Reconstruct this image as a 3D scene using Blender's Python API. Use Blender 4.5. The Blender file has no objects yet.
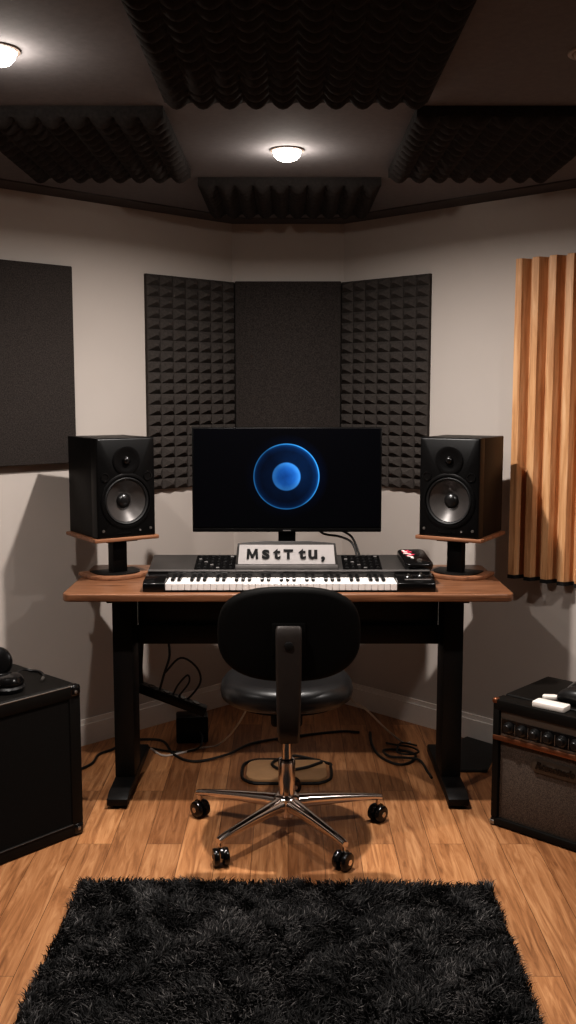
import bpy, bmesh, math, random
import numpy as np
from mathutils import Vector, Matrix

random.seed(7)
scene = bpy.context.scene
COL = scene.collection
PI = math.pi

# ------------------------------------------------------------------ materials
def srgb(r, g, b):
    f = lambda c: (c / 255 / 12.92) if c / 255 <= .04045 else ((c / 255 + .055) / 1.055) ** 2.4
    return (f(r), f(g), f(b), 1)

class NT:
    def __init__(self, name):
        self.m = bpy.data.materials.new(name)
        self.m.use_nodes = True
        self.t = self.m.node_tree
        self.b = self.t.nodes['Principled BSDF']
    def n(self, kind, **kw):
        nd = self.t.nodes.new(kind)
        for k, v in kw.items():
            if k.startswith('i_'):
                key = k[2:]
                key = int(key) if key.isdigit() else key.replace('_', ' ')
                nd.inputs[key].default_value = v
            else:
                setattr(nd, k, v)
        return nd
    def l(self, a, b):
        self.t.links.new(a, b)
    def ramp(self, fac, stops):
        r = self.n('ShaderNodeValToRGB')
        e = r.color_ramp.elements
        while len(e) < len(stops):
            e.new(.5)
        for q, (p, c) in zip(e, stops):
            q.position = p
            q.color = c if len(c) == 4 else (*c, 1)
        self.l(fac, r.inputs['Fac'])
        return r

def plain(name, col, rough=.5, metal=0, var=.12, scale=30, bump=0, bscale=200, coat=0, spec=.5):
    """principled with a slight noise variation in tone and optional fine bump"""
    k = NT(name)
    tc = k.n('ShaderNodeTexCoord')
    no = k.n('ShaderNodeTexNoise', i_Scale=scale, i_Detail=4.0)
    k.l(tc.outputs['Object'], no.inputs['Vector'])
    d = tuple(c * (1 - var) for c in col[:3]) + (1,)
    u = tuple(min(1, c * (1 + var)) for c in col[:3]) + (1,)
    r = k.ramp(no.outputs['Fac'], [(.3, d), (.7, u)])
    k.l(r.outputs['Color'], k.b.inputs['Base Color'])
    k.b.inputs['Roughness'].default_value = rough
    k.b.inputs['Metallic'].default_value = metal
    k.b.inputs['Coat Weight'].default_value = coat
    k.b.inputs['Specular IOR Level'].default_value = spec
    if bump:
        n2 = k.n('ShaderNodeTexNoise', i_Scale=bscale, i_Detail=3.0)
        k.l(tc.outputs['Object'], n2.inputs['Vector'])
        bp = k.n('ShaderNodeBump', i_Strength=bump, i_Distance=.002)
        k.l(n2.outputs['Fac'], bp.inputs['Height'])
        k.l(bp.outputs['Normal'], k.b.inputs['Normal'])
    return k.m

def wood(name, dark, mid, light, axis='X', rough=.4, stretch=14, scale=5, spec=.4):
    k = NT(name)
    tc = k.n('ShaderNodeTexCoord')
    mp = k.n('ShaderNodeMapping')
    s = {'X': (1, stretch, stretch), 'Y': (stretch, 1, stretch), 'Z': (stretch, stretch, 1)}[axis]
    mp.inputs['Scale'].default_value = s
    k.l(tc.outputs['Object'], mp.inputs['Vector'])
    n1 = k.n('ShaderNodeTexNoise', i_Scale=scale, i_Detail=6.0, i_Roughness=.6, i_Distortion=.6)
    k.l(mp.outputs['Vector'], n1.inputs['Vector'])
    r = k.ramp(n1.outputs['Fac'], [(.28, dark), (.5, mid), (.72, light)])
    k.l(r.outputs['Color'], k.b.inputs['Base Color'])
    k.b.inputs['Roughness'].default_value = rough
    k.b.inputs['Specular IOR Level'].default_value = spec
    return k.m

def floor_shading():
    k = NT('oak_plank_floor')
    tc = k.n('ShaderNodeTexCoord')
    sep = k.n('ShaderNodeSeparateXYZ'); k.l(tc.outputs['Object'], sep.inputs[0])
    com = k.n('ShaderNodeCombineXYZ')
    k.l(sep.outputs['Y'], com.inputs['X']); k.l(sep.outputs['X'], com.inputs['Y'])
    br = k.n('ShaderNodeTexBrick', offset=.37, offset_frequency=2, squash=1.0)
    br.inputs['Color1'].default_value = (0, 0, 0, 1)
    br.inputs['Color2'].default_value = (1, 1, 1, 1)
    br.inputs['Mortar'].default_value = (.5, .5, .5, 1)
    br.inputs['Scale'].default_value = 1.0
    br.inputs['Mortar Size'].default_value = .0009
    br.inputs['Mortar Smooth'].default_value = .3
    br.inputs['Bias'].default_value = 0
    br.inputs['Brick Width'].default_value = 1.15
    br.inputs['Row Height'].default_value = .112
    k.l(com.outputs[0], br.inputs['Vector'])
    # per plank offset of the grain
    add = k.n('ShaderNodeVectorMath', operation='MULTIPLY_ADD')
    k.l(br.outputs['Color'], add.inputs[0]); add.inputs[1].default_value = (7, 13, 5)
    k.l(tc.outputs['Object'], add.inputs[2])
    mp = k.n('ShaderNodeMapping'); mp.inputs['Scale'].default_value = (22, 1.6, 1)
    k.l(add.outputs[0], mp.inputs['Vector'])
    n1 = k.n('ShaderNodeTexNoise', i_Scale=2.2, i_Detail=7.0, i_Roughness=.62, i_Distortion=1.2)
    k.l(mp.outputs[0], n1.inputs['Vector'])
    grain = k.ramp(n1.outputs['Fac'], [(.25, srgb(108, 70, 44)), (.48, srgb(162, 114, 76)), (.75, srgb(200, 152, 110))])
    tone = k.ramp(br.outputs['Color'], [(0, (.62, .55, .50)), (.5, (.92, .9, .88)), (1, (1.2, 1.16, 1.1))])
    mx = k.n('ShaderNodeMix', data_type='RGBA', blend_type='MULTIPLY')
    mx.inputs['Factor'].default_value = 1
    k.l(grain.outputs[0], mx.inputs['A']); k.l(tone.outputs[0], mx.inputs['B'])
    m2 = k.n('ShaderNodeMix', data_type='RGBA')
    k.l(br.outputs['Fac'], m2.inputs['Factor'])
    k.l(mx.outputs['Result'], m2.inputs['A']); m2.inputs['B'].default_value = srgb(70, 40, 20)
    k.l(m2.outputs['Result'], k.b.inputs['Base Color'])
    k.b.inputs['Roughness'].default_value = .42
    k.b.inputs['Specular IOR Level'].default_value = .35
    bp = k.n('ShaderNodeBump', i_Strength=.25, i_Distance=.002)
    bp.invert = True
    k.l(br.outputs['Fac'], bp.inputs['Height']); k.l(bp.outputs[0], k.b.inputs['Normal'])
    return k.m

def fabric(name, a, b, scale=350, rough=.95):
    k = NT(name)
    tc = k.n('ShaderNodeTexCoord')
    no = k.n('ShaderNodeTexNoise', i_Scale=scale, i_Detail=2.0)
    n2 = k.n('ShaderNodeTexNoise', i_Scale=scale * .6, i_Detail=3.0)
    k.l(tc.outputs['Object'], no.inputs['Vector']); k.l(tc.outputs['Object'], n2.inputs['Vector'])
    ad = k.n('ShaderNodeMath', operation='ADD'); k.l(no.outputs['Fac'], ad.inputs[0]); k.l(n2.outputs['Fac'], ad.inputs[1])
    ml = k.n('ShaderNodeMath', operation='MULTIPLY'); k.l(ad.outputs[0], ml.inputs[0]); ml.inputs[1].default_value = .5
    r = k.ramp(ml.outputs[0], [(.38, a), (.62, b)])
    k.l(r.outputs[0], k.b.inputs['Base Color'])
    k.b.inputs['Roughness'].default_value = rough
    k.b.inputs['Specular IOR Level'].default_value = .15
    bp = k.n('ShaderNodeBump', i_Strength=.4, i_Distance=.001)
    k.l(no.outputs['Fac'], bp.inputs['Height']); k.l(bp.outputs[0], k.b.inputs['Normal'])
    return k.m

def emit(name, col, s):
    k = NT(name)
    k.b.inputs['Base Color'].default_value = col
    k.b.inputs['Emission Color'].default_value = col
    k.b.inputs['Emission Strength'].default_value = s
    return k.m

def screen_mat():
    """black screen showing a blue disc inside a glowing blue ring (object space: x across, z up)"""
    k = NT('lit_screen')
    tc = k.n('ShaderNodeTexCoord')
    mp = k.n('ShaderNodeMapping')
    mp.inputs['Location'].default_value = (0.002, 0, -0.006)
    k.l(tc.outputs['Object'], mp.inputs['Vector'])
    sp = k.n('ShaderNodeSeparateXYZ'); k.l(mp.outputs[0], sp.inputs[0])
    cb = k.n('ShaderNodeCombineXYZ'); k.l(sp.outputs['X'], cb.inputs['X']); k.l(sp.outputs['Z'], cb.inputs['Y'])
    ln = k.n('ShaderNodeVectorMath', operation='LENGTH'); k.l(cb.outputs[0], ln.inputs[0])
    sc = k.n('ShaderNodeMath', operation='MULTIPLY'); sc.inputs[1].default_value = 1 / .16
    k.l(ln.outputs['Value'], sc.inputs[0])
    # radius r/.16 : inner disc to .335, ring at .77
    rr = k.ramp(sc.outputs[0], [(0, (.012, .12, .50)), (.20, (.025, .20, .72)), (.315, (.07, .36, .95)), (.345, (.002, .017, .06)),
                                (.60, (.001, .010, .036)), (.70, (.002, .020, .075)), (.745, (.004, .05, .17)),
                                (.768, (.05, .34, .80)), (.785, (0, .002, .008)), (1, (0, 0, 0))])
    # the ring is brighter on its upper right
    dt = k.n('ShaderNodeVectorMath', operation='DOT_PRODUCT'); k.l(cb.outputs[0], dt.inputs[0]); dt.inputs[1].default_value = (6.5, 4.2, 0)
    ad = k.n('ShaderNodeMath', operation='ADD', use_clamp=False); k.l(dt.outputs['Value'], ad.inputs[0]); ad.inputs[1].default_value = .45
    mx = k.n('ShaderNodeMath', operation='MAXIMUM'); k.l(ad.outputs[0], mx.inputs[0]); mx.inputs[1].default_value = .35
    no = k.n('ShaderNodeTexNoise', i_Scale=28.0, i_Detail=3.0); k.l(cb.outputs[0], no.inputs['Vector'])
    nr = k.n('ShaderNodeMapRange'); k.l(no.outputs['Fac'], nr.inputs['Value']); nr.inputs['To Min'].default_value = .65; nr.inputs['To Max'].default_value = 1.3
    st = k.n('ShaderNodeMath', operation='MULTIPLY'); k.l(mx.outputs[0], st.inputs[0]); k.l(nr.outputs[0], st.inputs[1])
    k.l(rr.outputs[0], k.b.inputs['Emission Color']); k.l(st.outputs[0], k.b.inputs['Emission Strength'])
    k.b.inputs['Base Color'].default_value = (.002, .002, .003, 1)
    k.b.inputs['Roughness'].default_value = .3
    k.b.inputs['Specular IOR Level'].default_value = .08
    return k.m

M = {}
M['wall'] = plain('warm_grey_wall_paint', srgb(186, 177, 170), .85, var=.02, scale=3, bump=.08, bscale=220, spec=.2)
M['dark_wall'] = plain('charcoal_wall_paint', srgb(88, 82, 78), .9, var=.03, scale=3, spec=.2)  # for the unseen walls, coloured dark to cut bounced light
M['ceiling'] = plain('taupe_ceiling_board', srgb(106, 103, 104), .9, var=.06, scale=60, bump=.15, bscale=160, spec=.15)
M['ceil_trim'] = plain('dark_ceiling_trim', srgb(84, 79, 78), .9, var=.05, spec=.1)  # ceiling tone darkened, edge shade put into the colour
M['base_paint'] = plain('baseboard_paint', srgb(226, 220, 214), .45, var=.02)
M['floor'] = floor_shading()
M['foam'] = plain('charcoal_foam', srgb(66, 61, 58), .95, var=.2, scale=120, bump=.3, bscale=500, spec=.1)
M['ceil_foam'] = plain('black_egg_crate_foam', srgb(52, 49, 48), .95, var=.2, scale=120, bump=.3, bscale=500, spec=.1)
M['panel'] = fabric('dark_felt', srgb(42, 38, 36), srgb(66, 60, 57), 380)
M['slat'] = wood('pale_oak_slat', srgb(170, 118, 78), srgb(205, 155, 110), srgb(226, 182, 140), 'Z', .5, 16, 4)
M['black_cap'] = plain('black_backing', srgb(18, 15, 13), .8)
M['walnut'] = wood('walnut_desktop', srgb(82, 54, 38), srgb(120, 82, 58), srgb(148, 106, 78), 'X', .38, 16, 4)
M['walnut_edge'] = wood('light_walnut', srgb(96, 64, 46), srgb(134, 93, 68), srgb(158, 114, 86), 'X', .42, 16, 4)
M['black_metal'] = plain('black_powder_coat', srgb(17, 15, 14), .5, var=.15, bump=.05, spec=.25)
M['black_plastic'] = plain('black_plastic', srgb(11, 10, 10), .36, var=.1, spec=.18)
M['gloss_black'] = plain('glossy_black', srgb(14, 13, 13), .18, var=.1)
M['vinyl'] = plain('black_speaker_vinyl', srgb(16, 14, 13), .42, var=.15, bump=.12, bscale=400, spec=.15)
M['cone'] = plain('woofer_cone_grey', srgb(70, 66, 64), .34, var=.08, metal=.35)
M['rubber'] = plain('black_rubber', srgb(11, 10, 10), .55)
M['dome'] = plain('dark_dome', srgb(22, 21, 21), .3)
M['leather'] = plain('black_leather', srgb(27, 26, 26), .36, var=.12, scale=40, bump=.12, bscale=260)
M['chair_shell'] = plain('black_chair_shell', srgb(10, 9, 8), .6, var=.1, spec=.12)
M['bar_grey'] = plain('dark_grey_steel', srgb(52, 46, 43), .45, var=.08, metal=.2)
M['chrome'] = plain('chrome', srgb(215, 205, 198), .16, metal=1, var=.02)
M['steel'] = plain('brushed_steel', srgb(150, 145, 140), .35, metal=.9, var=.05)
M['pile'] = None
M['case'] = plain('black_case_vinyl', srgb(18, 16, 14), .5, var=.15, bump=.15, bscale=300, spec=.16)
M['grille'] = fabric('black_grille_cloth', srgb(14, 12, 10), srgb(22, 19, 17), 500)
M['grille_brown'] = fabric('brown_grey_grille_cloth', srgb(62, 54, 48), srgb(98, 87, 79), 420)
M['copper'] = plain('copper_trim', srgb(118, 74, 50), .35, metal=.6, var=.08)
M['amp_panel'] = plain('taupe_control_panel', srgb(104, 92, 82), .4, metal=.3, var=.06)
M['white_paper'] = plain('white_matte', srgb(232, 224, 216), .6, var=.02)
M['sign_white'] = plain('letter_board_white', srgb(176, 170, 168), .6, var=.02)
M['ink'] = plain('black_ink', srgb(14, 13, 14), .6)
M['kbd'] = plain('dark_grey_keyboard_shell', srgb(50, 47, 45), .45, var=.06)
M['key_white'] = plain('ivory_key', srgb(236, 230, 226), .3, var=.015)
M['key_black'] = plain('black_key', srgb(14, 13, 13), .3)
M['knob'] = plain('black_knob', srgb(20, 19, 19), .35)
M['knob_grey'] = plain('grey_button', srgb(96, 92, 90), .4)
M['cable'] = plain('black_cable', srgb(16, 14, 13), .5)
M['pale_cable'] = plain('pale_grey_cable', srgb(190, 182, 176), .45)
M['red'] = plain('red_label', srgb(200, 60, 84), .4, var=.05)
M['tan'] = plain('tan_board', srgb(176, 138, 100), .5, var=.06)
M['lamp'] = emit('lamp_lens', srgb(255, 244, 232), 14)
M['lamp_off'] = plain('unlit_lens', srgb(140, 122, 110), .5, var=.05)
M['lamp_ring'] = plain('lamp_trim', srgb(150, 136, 126), .5, var=.05)
M['badge'] = plain('aged_brass_badge', srgb(66, 57, 49), .5, metal=.1)
M['screen'] = screen_mat()

# ------------------------------------------------------------------ mesh helpers
class MB:
    def __init__(self):
        self.v = []; self.f = []
    def add(self, vs, fs, mat=None):
        o = len(self.v)
        self.v += [tuple(mat @ Vector(p)) if mat else tuple(p) for p in vs]
        self.f += [tuple(i + o for i in q) for q in fs]
        return self
    def box(self, c, s, mat=None, rz=0):
        x, y, z = (q / 2 for q in s)
        vs = [(i * x, j * y, k * z) for k in (-1, 1) for j in (-1, 1) for i in (-1, 1)]
        m = Matrix.Translation(c) @ Matrix.Rotation(rz, 4, 'Z')
        if mat: m = mat @ m
        return self.add(vs, [(0, 2, 3, 1), (4, 5, 7, 6), (0, 1, 5, 4), (2, 6, 7, 3), (0, 4, 6, 2), (1, 3, 7, 5)], m)
    def prism(self, poly, z0, z1, mat=None):
        """poly in xy (counter-clockwise), extruded in z"""
        n = len(poly)
        vs = [(x, y, z0) for x, y in poly] + [(x, y, z1) for x, y in poly]
        fs = [tuple(reversed(range(n))), tuple(range(n, 2 * n))] + [(i, (i + 1) % n, n + (i + 1) % n, n + i) for i in range(n)]
        return self.add(vs, fs, mat)
    def lathe(self, prof, seg=32, mat=None, cap=True):
        """prof: list of (r, z) revolved round z; closed on axis when r == 0"""
        vs = []; rings = []
        for r, z in prof:
            if r <= 1e-6:
                rings.append([len(vs)]); vs.append((0, 0, z))
            else:
                rings.append(list(range(len(vs), len(vs) + seg)))
                vs += [(r * math.cos(2 * PI * i / seg), r * math.sin(2 * PI * i / seg), z) for i in range(seg)]
        fs = []
        for a, b in zip(rings, rings[1:]):
            for i in range(seg):
                j = (i + 1) % seg
                if len(a) == 1 and len(b) == 1: continue
                if len(a) == 1: fs.append((a[0], b[j], b[i]))
                elif len(b) == 1: fs.append((a[i], a[j], b[0]))
                else: fs.append((a[i], a[j], b[j], b[i]))
        if cap and len(rings[0]) > 1: fs.append(tuple(reversed(rings[0])))
        if cap and len(rings[-1]) > 1: fs.append(tuple(rings[-1]))
        return self.add(vs, fs, mat)
    def cyl(self, p0, p1, r0, r1=None, seg=20):
        r1 = r0 if r1 is None else r1
        p0 = Vector(p0); d = Vector(p1) - p0
        m = Matrix.Translation(p0) @ d.to_track_quat('Z', 'Y').to_matrix().to_4x4()
        return self.lathe([(r0, 0), (r1, d.length)], seg, m)
    def tube(self, pts, r, seg=8, smooth=6):
        """round tube through points (Catmull-Rom)"""
        P = [Vector(p) for p in pts]
        if smooth > 1 and len(P) > 2:
            Q = []
            E = [P[0] * 2 - P[1]] + P + [P[-1] * 2 - P[-2]]
            for i in range(1, len(E) - 2):
                a, b, c, d = E[i - 1:i + 3]
                for s in range(smooth):
                    t = s / smooth
                    Q.append(.5 * (2 * b + (c - a) * t + (2 * a - 5 * b + 4 * c - d) * t * t + (3 * b - a - 3 * c + d) * t ** 3))
            P = Q + [P[-1]]
        n = len(P); vs = []; up = None
        for i, p in enumerate(P):
            t = (P[min(i + 1, n - 1)] - P[max(i - 1, 0)]).normalized()
            if up is None:
                up = t.orthogonal().normalized()
            up = (up - t * up.dot(t)).normalized()
            w = t.cross(up)
            rr = r if not callable(r) else r(i / (n - 1))
            vs += [p + (up * math.cos(2 * PI * k / seg) + w * math.sin(2 * PI * k / seg)) * rr for k in range(seg)]
        fs = [(i * seg + k, i * seg + (k + 1) % seg, (i + 1) * seg + (k + 1) % seg, (i + 1) * seg + k) for i in range(n - 1) for k in range(seg)]
        fs += [tuple(reversed(range(seg))), tuple(range((n - 1) * seg, n * seg))]
        return self.add(vs, fs)
    def loft(self, rings, caps=True):
        """rings: lists of points of equal count"""
        n = len(rings[0]); vs = [p for r in rings for p in r]
        fs = [(i * n + k, i * n + (k + 1) % n, (i + 1) * n + (k + 1) % n, (i + 1) * n + k) for i in range(len(rings) - 1) for k in range(n)]
        if caps:
            fs += [tuple(reversed(range(n))), tuple(range((len(rings) - 1) * n, len(rings) * n))]
        return self.add(vs, fs)
    def build(self, name, mat, parent=None, bevel=0, seg=2, smooth=True, loc=None, rz=0, angle=35):
        me = bpy.data.meshes.new(name)
        me.from_pydata(self.v, [], self.f)
        bm = bmesh.new(); bm.from_mesh(me)
        bmesh.ops.recalc_face_normals(bm, faces=bm.faces)
        if bevel:
            ed = [e for e in bm.edges if len(e.link_faces) == 2 and e.calc_face_angle(0) > math.radians(30)]
            bmesh.ops.bevel(bm, geom=ed, offset=bevel, segments=seg, profile=.5, affect='EDGES', clamp_overlap=True)
        if smooth:
            for f in bm.faces: f.smooth = True
            lim = math.radians(angle)
            for e in bm.edges:
                if len(e.link_faces) == 2 and e.calc_face_angle(0) > lim: e.smooth = False
        bm.to_mesh(me); bm.free()
        me.materials.append(mat)
        o = bpy.data.objects.new(name, me); COL.objects.link(o)
        if parent: o.parent = parent
        if loc: o.location = loc
        o.rotation_euler.z = rz
        return o

def tag(o, label=None, cat=None, group=None, kind=None):
    if label: o['label'] = label
    if cat: o['category'] = cat
    if group: o['group'] = group
    if kind: o['kind'] = kind
    return o

def thing(name, label, cat, loc=(0, 0, 0), rz=0, group=None):
    o = bpy.data.objects.new(name, None); COL.objects.link(o)
    o.empty_display_size = .05
    o.location = loc; o.rotation_euler.z = rz
    return tag(o, label, cat, group)

def copy_tree(o, parent=None):
    c = o.copy(); COL.objects.link(c)
    if parent: c.parent = parent
    for ch in list(o.children): copy_tree(ch, c)
    return c

def rrect(w, h, r, n=6):
    """rounded rectangle outline, counter-clockwise, centred"""
    out = []
    for cx, cy, a0 in ((w / 2 - r, h / 2 - r, 0), (-w / 2 + r, h / 2 - r, 90), (-w / 2 + r, -h / 2 + r, 180), (w / 2 - r, -h / 2 + r, 270)):
        for i in range(n + 1):
            a = math.radians(a0 + 90 * i / n)
            out.append((cx + r * math.cos(a), cy + r * math.sin(a)))
    return out

def sellipse(a, b, p, n=48):
    out = []
    for i in range(n):
        t = 2 * PI * i / n
        c, s = math.cos(t), math.sin(t)
        out.append((a * math.copysign(abs(c) ** (2 / p), c), b * math.copysign(abs(s) ** (2 / p), s)))
    return out

def text_mesh(name, body, size, depth, mat, parent, loc, rot, bold=0, shear=0, sx=1, spacing=1):
    cu = bpy.data.curves.new(name, 'FONT')
    cu.body = body; cu.size = size; cu.extrude = depth; cu.offset = bold; cu.shear = shear
    cu.align_x = 'CENTER'; cu.align_y = 'CENTER'; cu.space_character = spacing
    tmp = bpy.data.objects.new(name, cu); COL.objects.link(tmp)
    dg = bpy.context.evaluated_depsgraph_get()
    me = bpy.data.meshes.new_from_object(tmp.evaluated_get(dg))
    COL.objects.unlink(tmp); bpy.data.objects.remove(tmp)
    me.name = name
    me.materials.clear(); me.materials.append(mat)
    o = bpy.data.objects.new(name, me); COL.objects.link(o)
    o.parent = parent; o.location = loc; o.rotation_euler = rot; o.scale = (sx, 1, 1)
    return o

RX = Matrix.Rotation(PI / 2, 4, 'X')     # lathe axis z -> -y (towards the viewer of a front at -y)

# ------------------------------------------------------------------ room shell
K = .97; W0 = 4.735; CEIL = 2.16; XC = .2454; YC = W0 - K * XC; XS = 1.75; YS = W0 - K * XS; YB = -1.2
ANG = math.atan(K); NRM = math.hypot(1, K)
ROOM = [(-XS, YB), (XS, YB), (XS, YS), (XC, YC), (-XC, YC), (-XS, YS)]          # counter-clockwise
NAMES = ['back', 'right_side', 'right', 'center', 'left', 'left_side']

def offset_poly(poly, d):
    """positive d moves outwards for a counter-clockwise polygon"""
    n = len(poly); out = []
    for i in range(n):
        p0, p1, p2 = Vector(poly[i - 1]), Vector(poly[i]), Vector(poly[(i + 1) % n])
        e0 = (p1 - p0).normalized(); e1 = (p2 - p1).normalized()
        n0 = Vector((e0.y, -e0.x)); n1 = Vector((e1.y, -e1.x))
        m = (n0 + n1); m = m / m.dot(n0)
        out.append(tuple(p1 + m * d))
    return out

OUT = offset_poly(ROOM, .12)
for i, nm in enumerate(NAMES):
    j = (i + 1) % 6
    mb = MB().prism([ROOM[i], OUT[i], OUT[j], ROOM[j]], 0, CEIL)
    tag(mb.build('wall_' + nm, M['dark_wall' if nm in ('back', 'left_side', 'right_side') else 'wall'], smooth=False), kind='structure')
IN1 = offset_poly(ROOM, -.014); IN2 = offset_poly(ROOM, -.008)
for i, nm in enumerate(NAMES):
    j = (i + 1) % 6
    mb = MB().prism([IN1[i], ROOM[i], ROOM[j], IN1[j]], 0, .086)
    mb.prism([IN2[i], ROOM[i], ROOM[j], IN2[j]], .086, .106)
    tag(mb.build('baseboard_' + nm, M['base_paint'], smooth=False), kind='structure')
INC = offset_poly(ROOM, -.13)
for i, nm in enumerate(NAMES):
    j = (i + 1) % 6
    mb = MB().prism([INC[i], ROOM[i], ROOM[j], INC[j]], CEIL - .005, CEIL)  # thin darker strip painting the shade along the ceiling border
    tag(mb.build('trim_%d' % (i + 1), M['ceil_trim'], smooth=False), kind='structure')
FL = offset_poly(ROOM, .12)
tag(MB().prism(FL, -.1, 0).build('floor', M['floor'], smooth=False), kind='structure')
tag(MB().prism(FL, CEIL, CEIL + .1).build('ceiling', M['ceiling'], smooth=False), kind='structure')

def on_wall(side, x):
    """point on the left (-1) or right (+1) angled wall and the rotation of things hung there"""
    return (x, W0 - K * abs(x)), (ANG if side < 0 else -ANG)

# ------------------------------------------------------------------ ceiling foam
def egg_crate(w, d, nx, ny, base, amp, sub=6):
    """foam slab hanging below z = 0, rows of soft egg-crate bumps"""
    X, Y = nx * sub, ny * sub
    vs = []; fs = []
    for j in range(Y + 1):
        for i in range(X + 1):
            u, v = i / sub, j / sub
            a = abs(math.sin(PI * u)) ** .8
            b = .12 + .88 * abs(math.sin(PI * v)) ** .9
            if i in (0, X) or j in (0, Y): a = .12; b = 1
            vs.append((-w / 2 + w * i / X, -d / 2 + d * j / Y, -base - amp * a * b))
    for j in range(Y):
        for i in range(X):
            q = j * (X + 1) + i
            fs.append((q, q + X + 1, q + X + 2, q + 1))
    # sides and top
    n = len(vs)
    border = [i for i in range(X + 1)] + [j * (X + 1) + X for j in range(1, Y + 1)] + [Y * (X + 1) + i for i in range(X - 1, -1, -1)] + [j * (X + 1) for j in range(Y - 1, 0, -1)]
    vs += [(vs[b][0], vs[b][1], 0) for b in border]
    L = len(border)
    for k in range(L):
        fs.append((border[k], border[(k + 1) % L], n + (k + 1) % L, n + k))
    fs.append(tuple(n + k for k in range(L)))
    return MB().add(vs, fs)

cf = 'egg-crate foam panels on the ceiling'
def ceil_foam(x0, x1, y0, y1, nx, ny, label):
    mb = egg_crate(x1 - x0, y1 - y0, nx, ny, .024, .028)
    o = mb.build('ceiling_foam_panel', M['ceil_foam'], angle=60)
    o.location = ((x0 + x1) / 2, (y0 + y1) / 2, CEIL)
    tag(o, label, 'acoustic foam', cf)
ceil_foam(-.305, .345, 1.70, 2.575, 10, 15, 'large black egg-crate foam panel on the ceiling nearest the camera')
ceil_foam(-.852, -.325, 2.70, 3.445, 8, 12, 'black egg-crate foam panel on the ceiling, left of the lit centre downlight')
ceil_foam(.335, .868, 2.70, 3.445, 8, 12, 'black egg-crate foam panel on the ceiling, right of the lit centre downlight')
ceil_foam(-.312, .322, 3.565, 4.13, 10, 9, 'black egg-crate foam panel on the ceiling behind the centre downlight, nearest the back wall')

# ------------------------------------------------------------------ downlights
def downlight(loc, label, lit):
    t = thing('recessed_downlight', label, 'ceiling light', loc, 0, 'recessed downlights')
    MB().lathe([(.043, 0), (.043, -.004), (.047, -.006), (.052, -.004), (.052, 0)], 40).build('trim_ring', M['lamp_ring'], t)
    MB().lathe([(0, -.001), (.0425, -.001), (.0425, -.008), (.040, -.018), (.032, -.027), (.018, -.032), (0, -.034)], 40).build('lens', M['lamp' if lit else 'lamp_off'], t).scale.z = 1 if lit else .3
    return t
downlight((-.003, 3.175, CEIL), 'lit round recessed downlight at the middle of the ceiling', True)
downlight((-.634, 2.272, CEIL), 'lit round recessed downlight at the upper left of the ceiling', True)
downlight((.664, 2.285, CEIL), 'unlit round recessed downlight at the upper right of the ceiling', False)

# ------------------------------------------------------------------ wall panels
def pyramid_foam(w, h, nx, nz, base, amp):
    """front at -y; x from -w/2, z from 0"""
    mb = MB()
    mb.box((0, -base / 2, h / 2), (w, base, h))
    cx, cz = w / nx, h / nz
    for i in range(nx):
        for j in range(nz):
            x0, z0 = -w / 2 + i * cx, j * cz
            y = -base
            a = amp * random.uniform(.93, 1.05)
            e = .10
            mx, mz = x0 + cx / 2, z0 + cz / 2
            top = [(mx - cx * e, y - a, mz - cz * e), (mx + cx * e, y - a, mz - cz * e), (mx + cx * e, y - a, mz + cz * e), (mx - cx * e, y - a, mz + cz * e)]
            bot = [(x0, y, z0), (x0 + cx, y, z0), (x0 + cx, y, z0 + cz), (x0, y, z0 + cz)]
            mb.add(bot + top, [(0, 1, 5, 4), (1, 2, 6, 5), (2, 3, 7, 6), (3, 0, 4, 7), (4, 5, 6, 7)])
    return mb

for s, lab in ((-1, 'charcoal pyramid foam panel on the left angled wall behind the left speaker'),
               (1, 'charcoal pyramid foam panel on the right angled wall behind the right speaker')):
    (x0, y0), rz = on_wall(s, s * .588); (x1, y1), _ = on_wall(s, s * .2465)
    w = math.hypot(x1 - x0, y1 - y0)
    o = pyramid_foam(w, 0.885, 7, 20, .016, .024).build('pyramid_foam_panel', M['foam'], smooth=False)
    o.location = ((x0 + x1) / 2, (y0 + y1) / 2, 1.018); o.rotation_euler.z = rz
    tag(o, lab, 'acoustic foam', 'pyramid foam wall panels')

o = MB().box((0, -.014, .444), (.466, .028, .888)).build('felt_panel', M['panel'], bevel=.004, loc=(0, YC - .001, 1.018))
tag(o, 'flat dark felt acoustic panel on the narrow back wall above the monitor', 'acoustic panel', 'flat felt panels')
(x1, y1), rz = on_wall(-1, -.848)
w = .62
cx, cy = x1 - w / 2 / NRM, y1 - w / 2 * K / NRM
o = MB().box((0, -.02, .373), (w, .04, .746)).build('felt_panel', M['panel'], bevel=.004, loc=(cx, cy, 1.152), rz=rz)
tag(o, 'flat dark felt acoustic panel on the left wall, cut by the left picture edge', 'acoustic panel', 'flat felt panels')

# slatted wooden diffuser on the right wall
(x0, y0), rz = on_wall(1, .890)
t = thing('slat_diffuser', 'pale oak ridged wood panel on the right wall beside the right speaker', 'wood wall panel', (x0, y0, .706), rz)
per, nr = .0705, 9
for i in range(nr):
    b = i * per
    pr = [(b, -.004), (b, -.014), (b + .002, -.054), (b + .030, -.054), (b + .046, -.014), (b + per - .0005, -.012), (b + per - .0005, -.004)]
    MB().prism(pr, .014, 1.213).build('slat', M['slat'], t, bevel=.0012, seg=1, smooth=False)
pr = [(0, 0)]
for i in range(nr):
    b = i * per
    pr += [(b, -.014), (b + .002, -.056), (b + .030, -.056), (b + .046, -.014)]
pr += [(nr * per, -.014), (nr * per, 0)]
MB().prism(pr, 0, .0135).build('end_cap', M['black_cap'], t, smooth=False)
MB().box((nr * per / 2, -.002, .606), (nr * per, .0035, 1.18)).build('backing_board', M['black_cap'], t, smooth=False)

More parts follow.
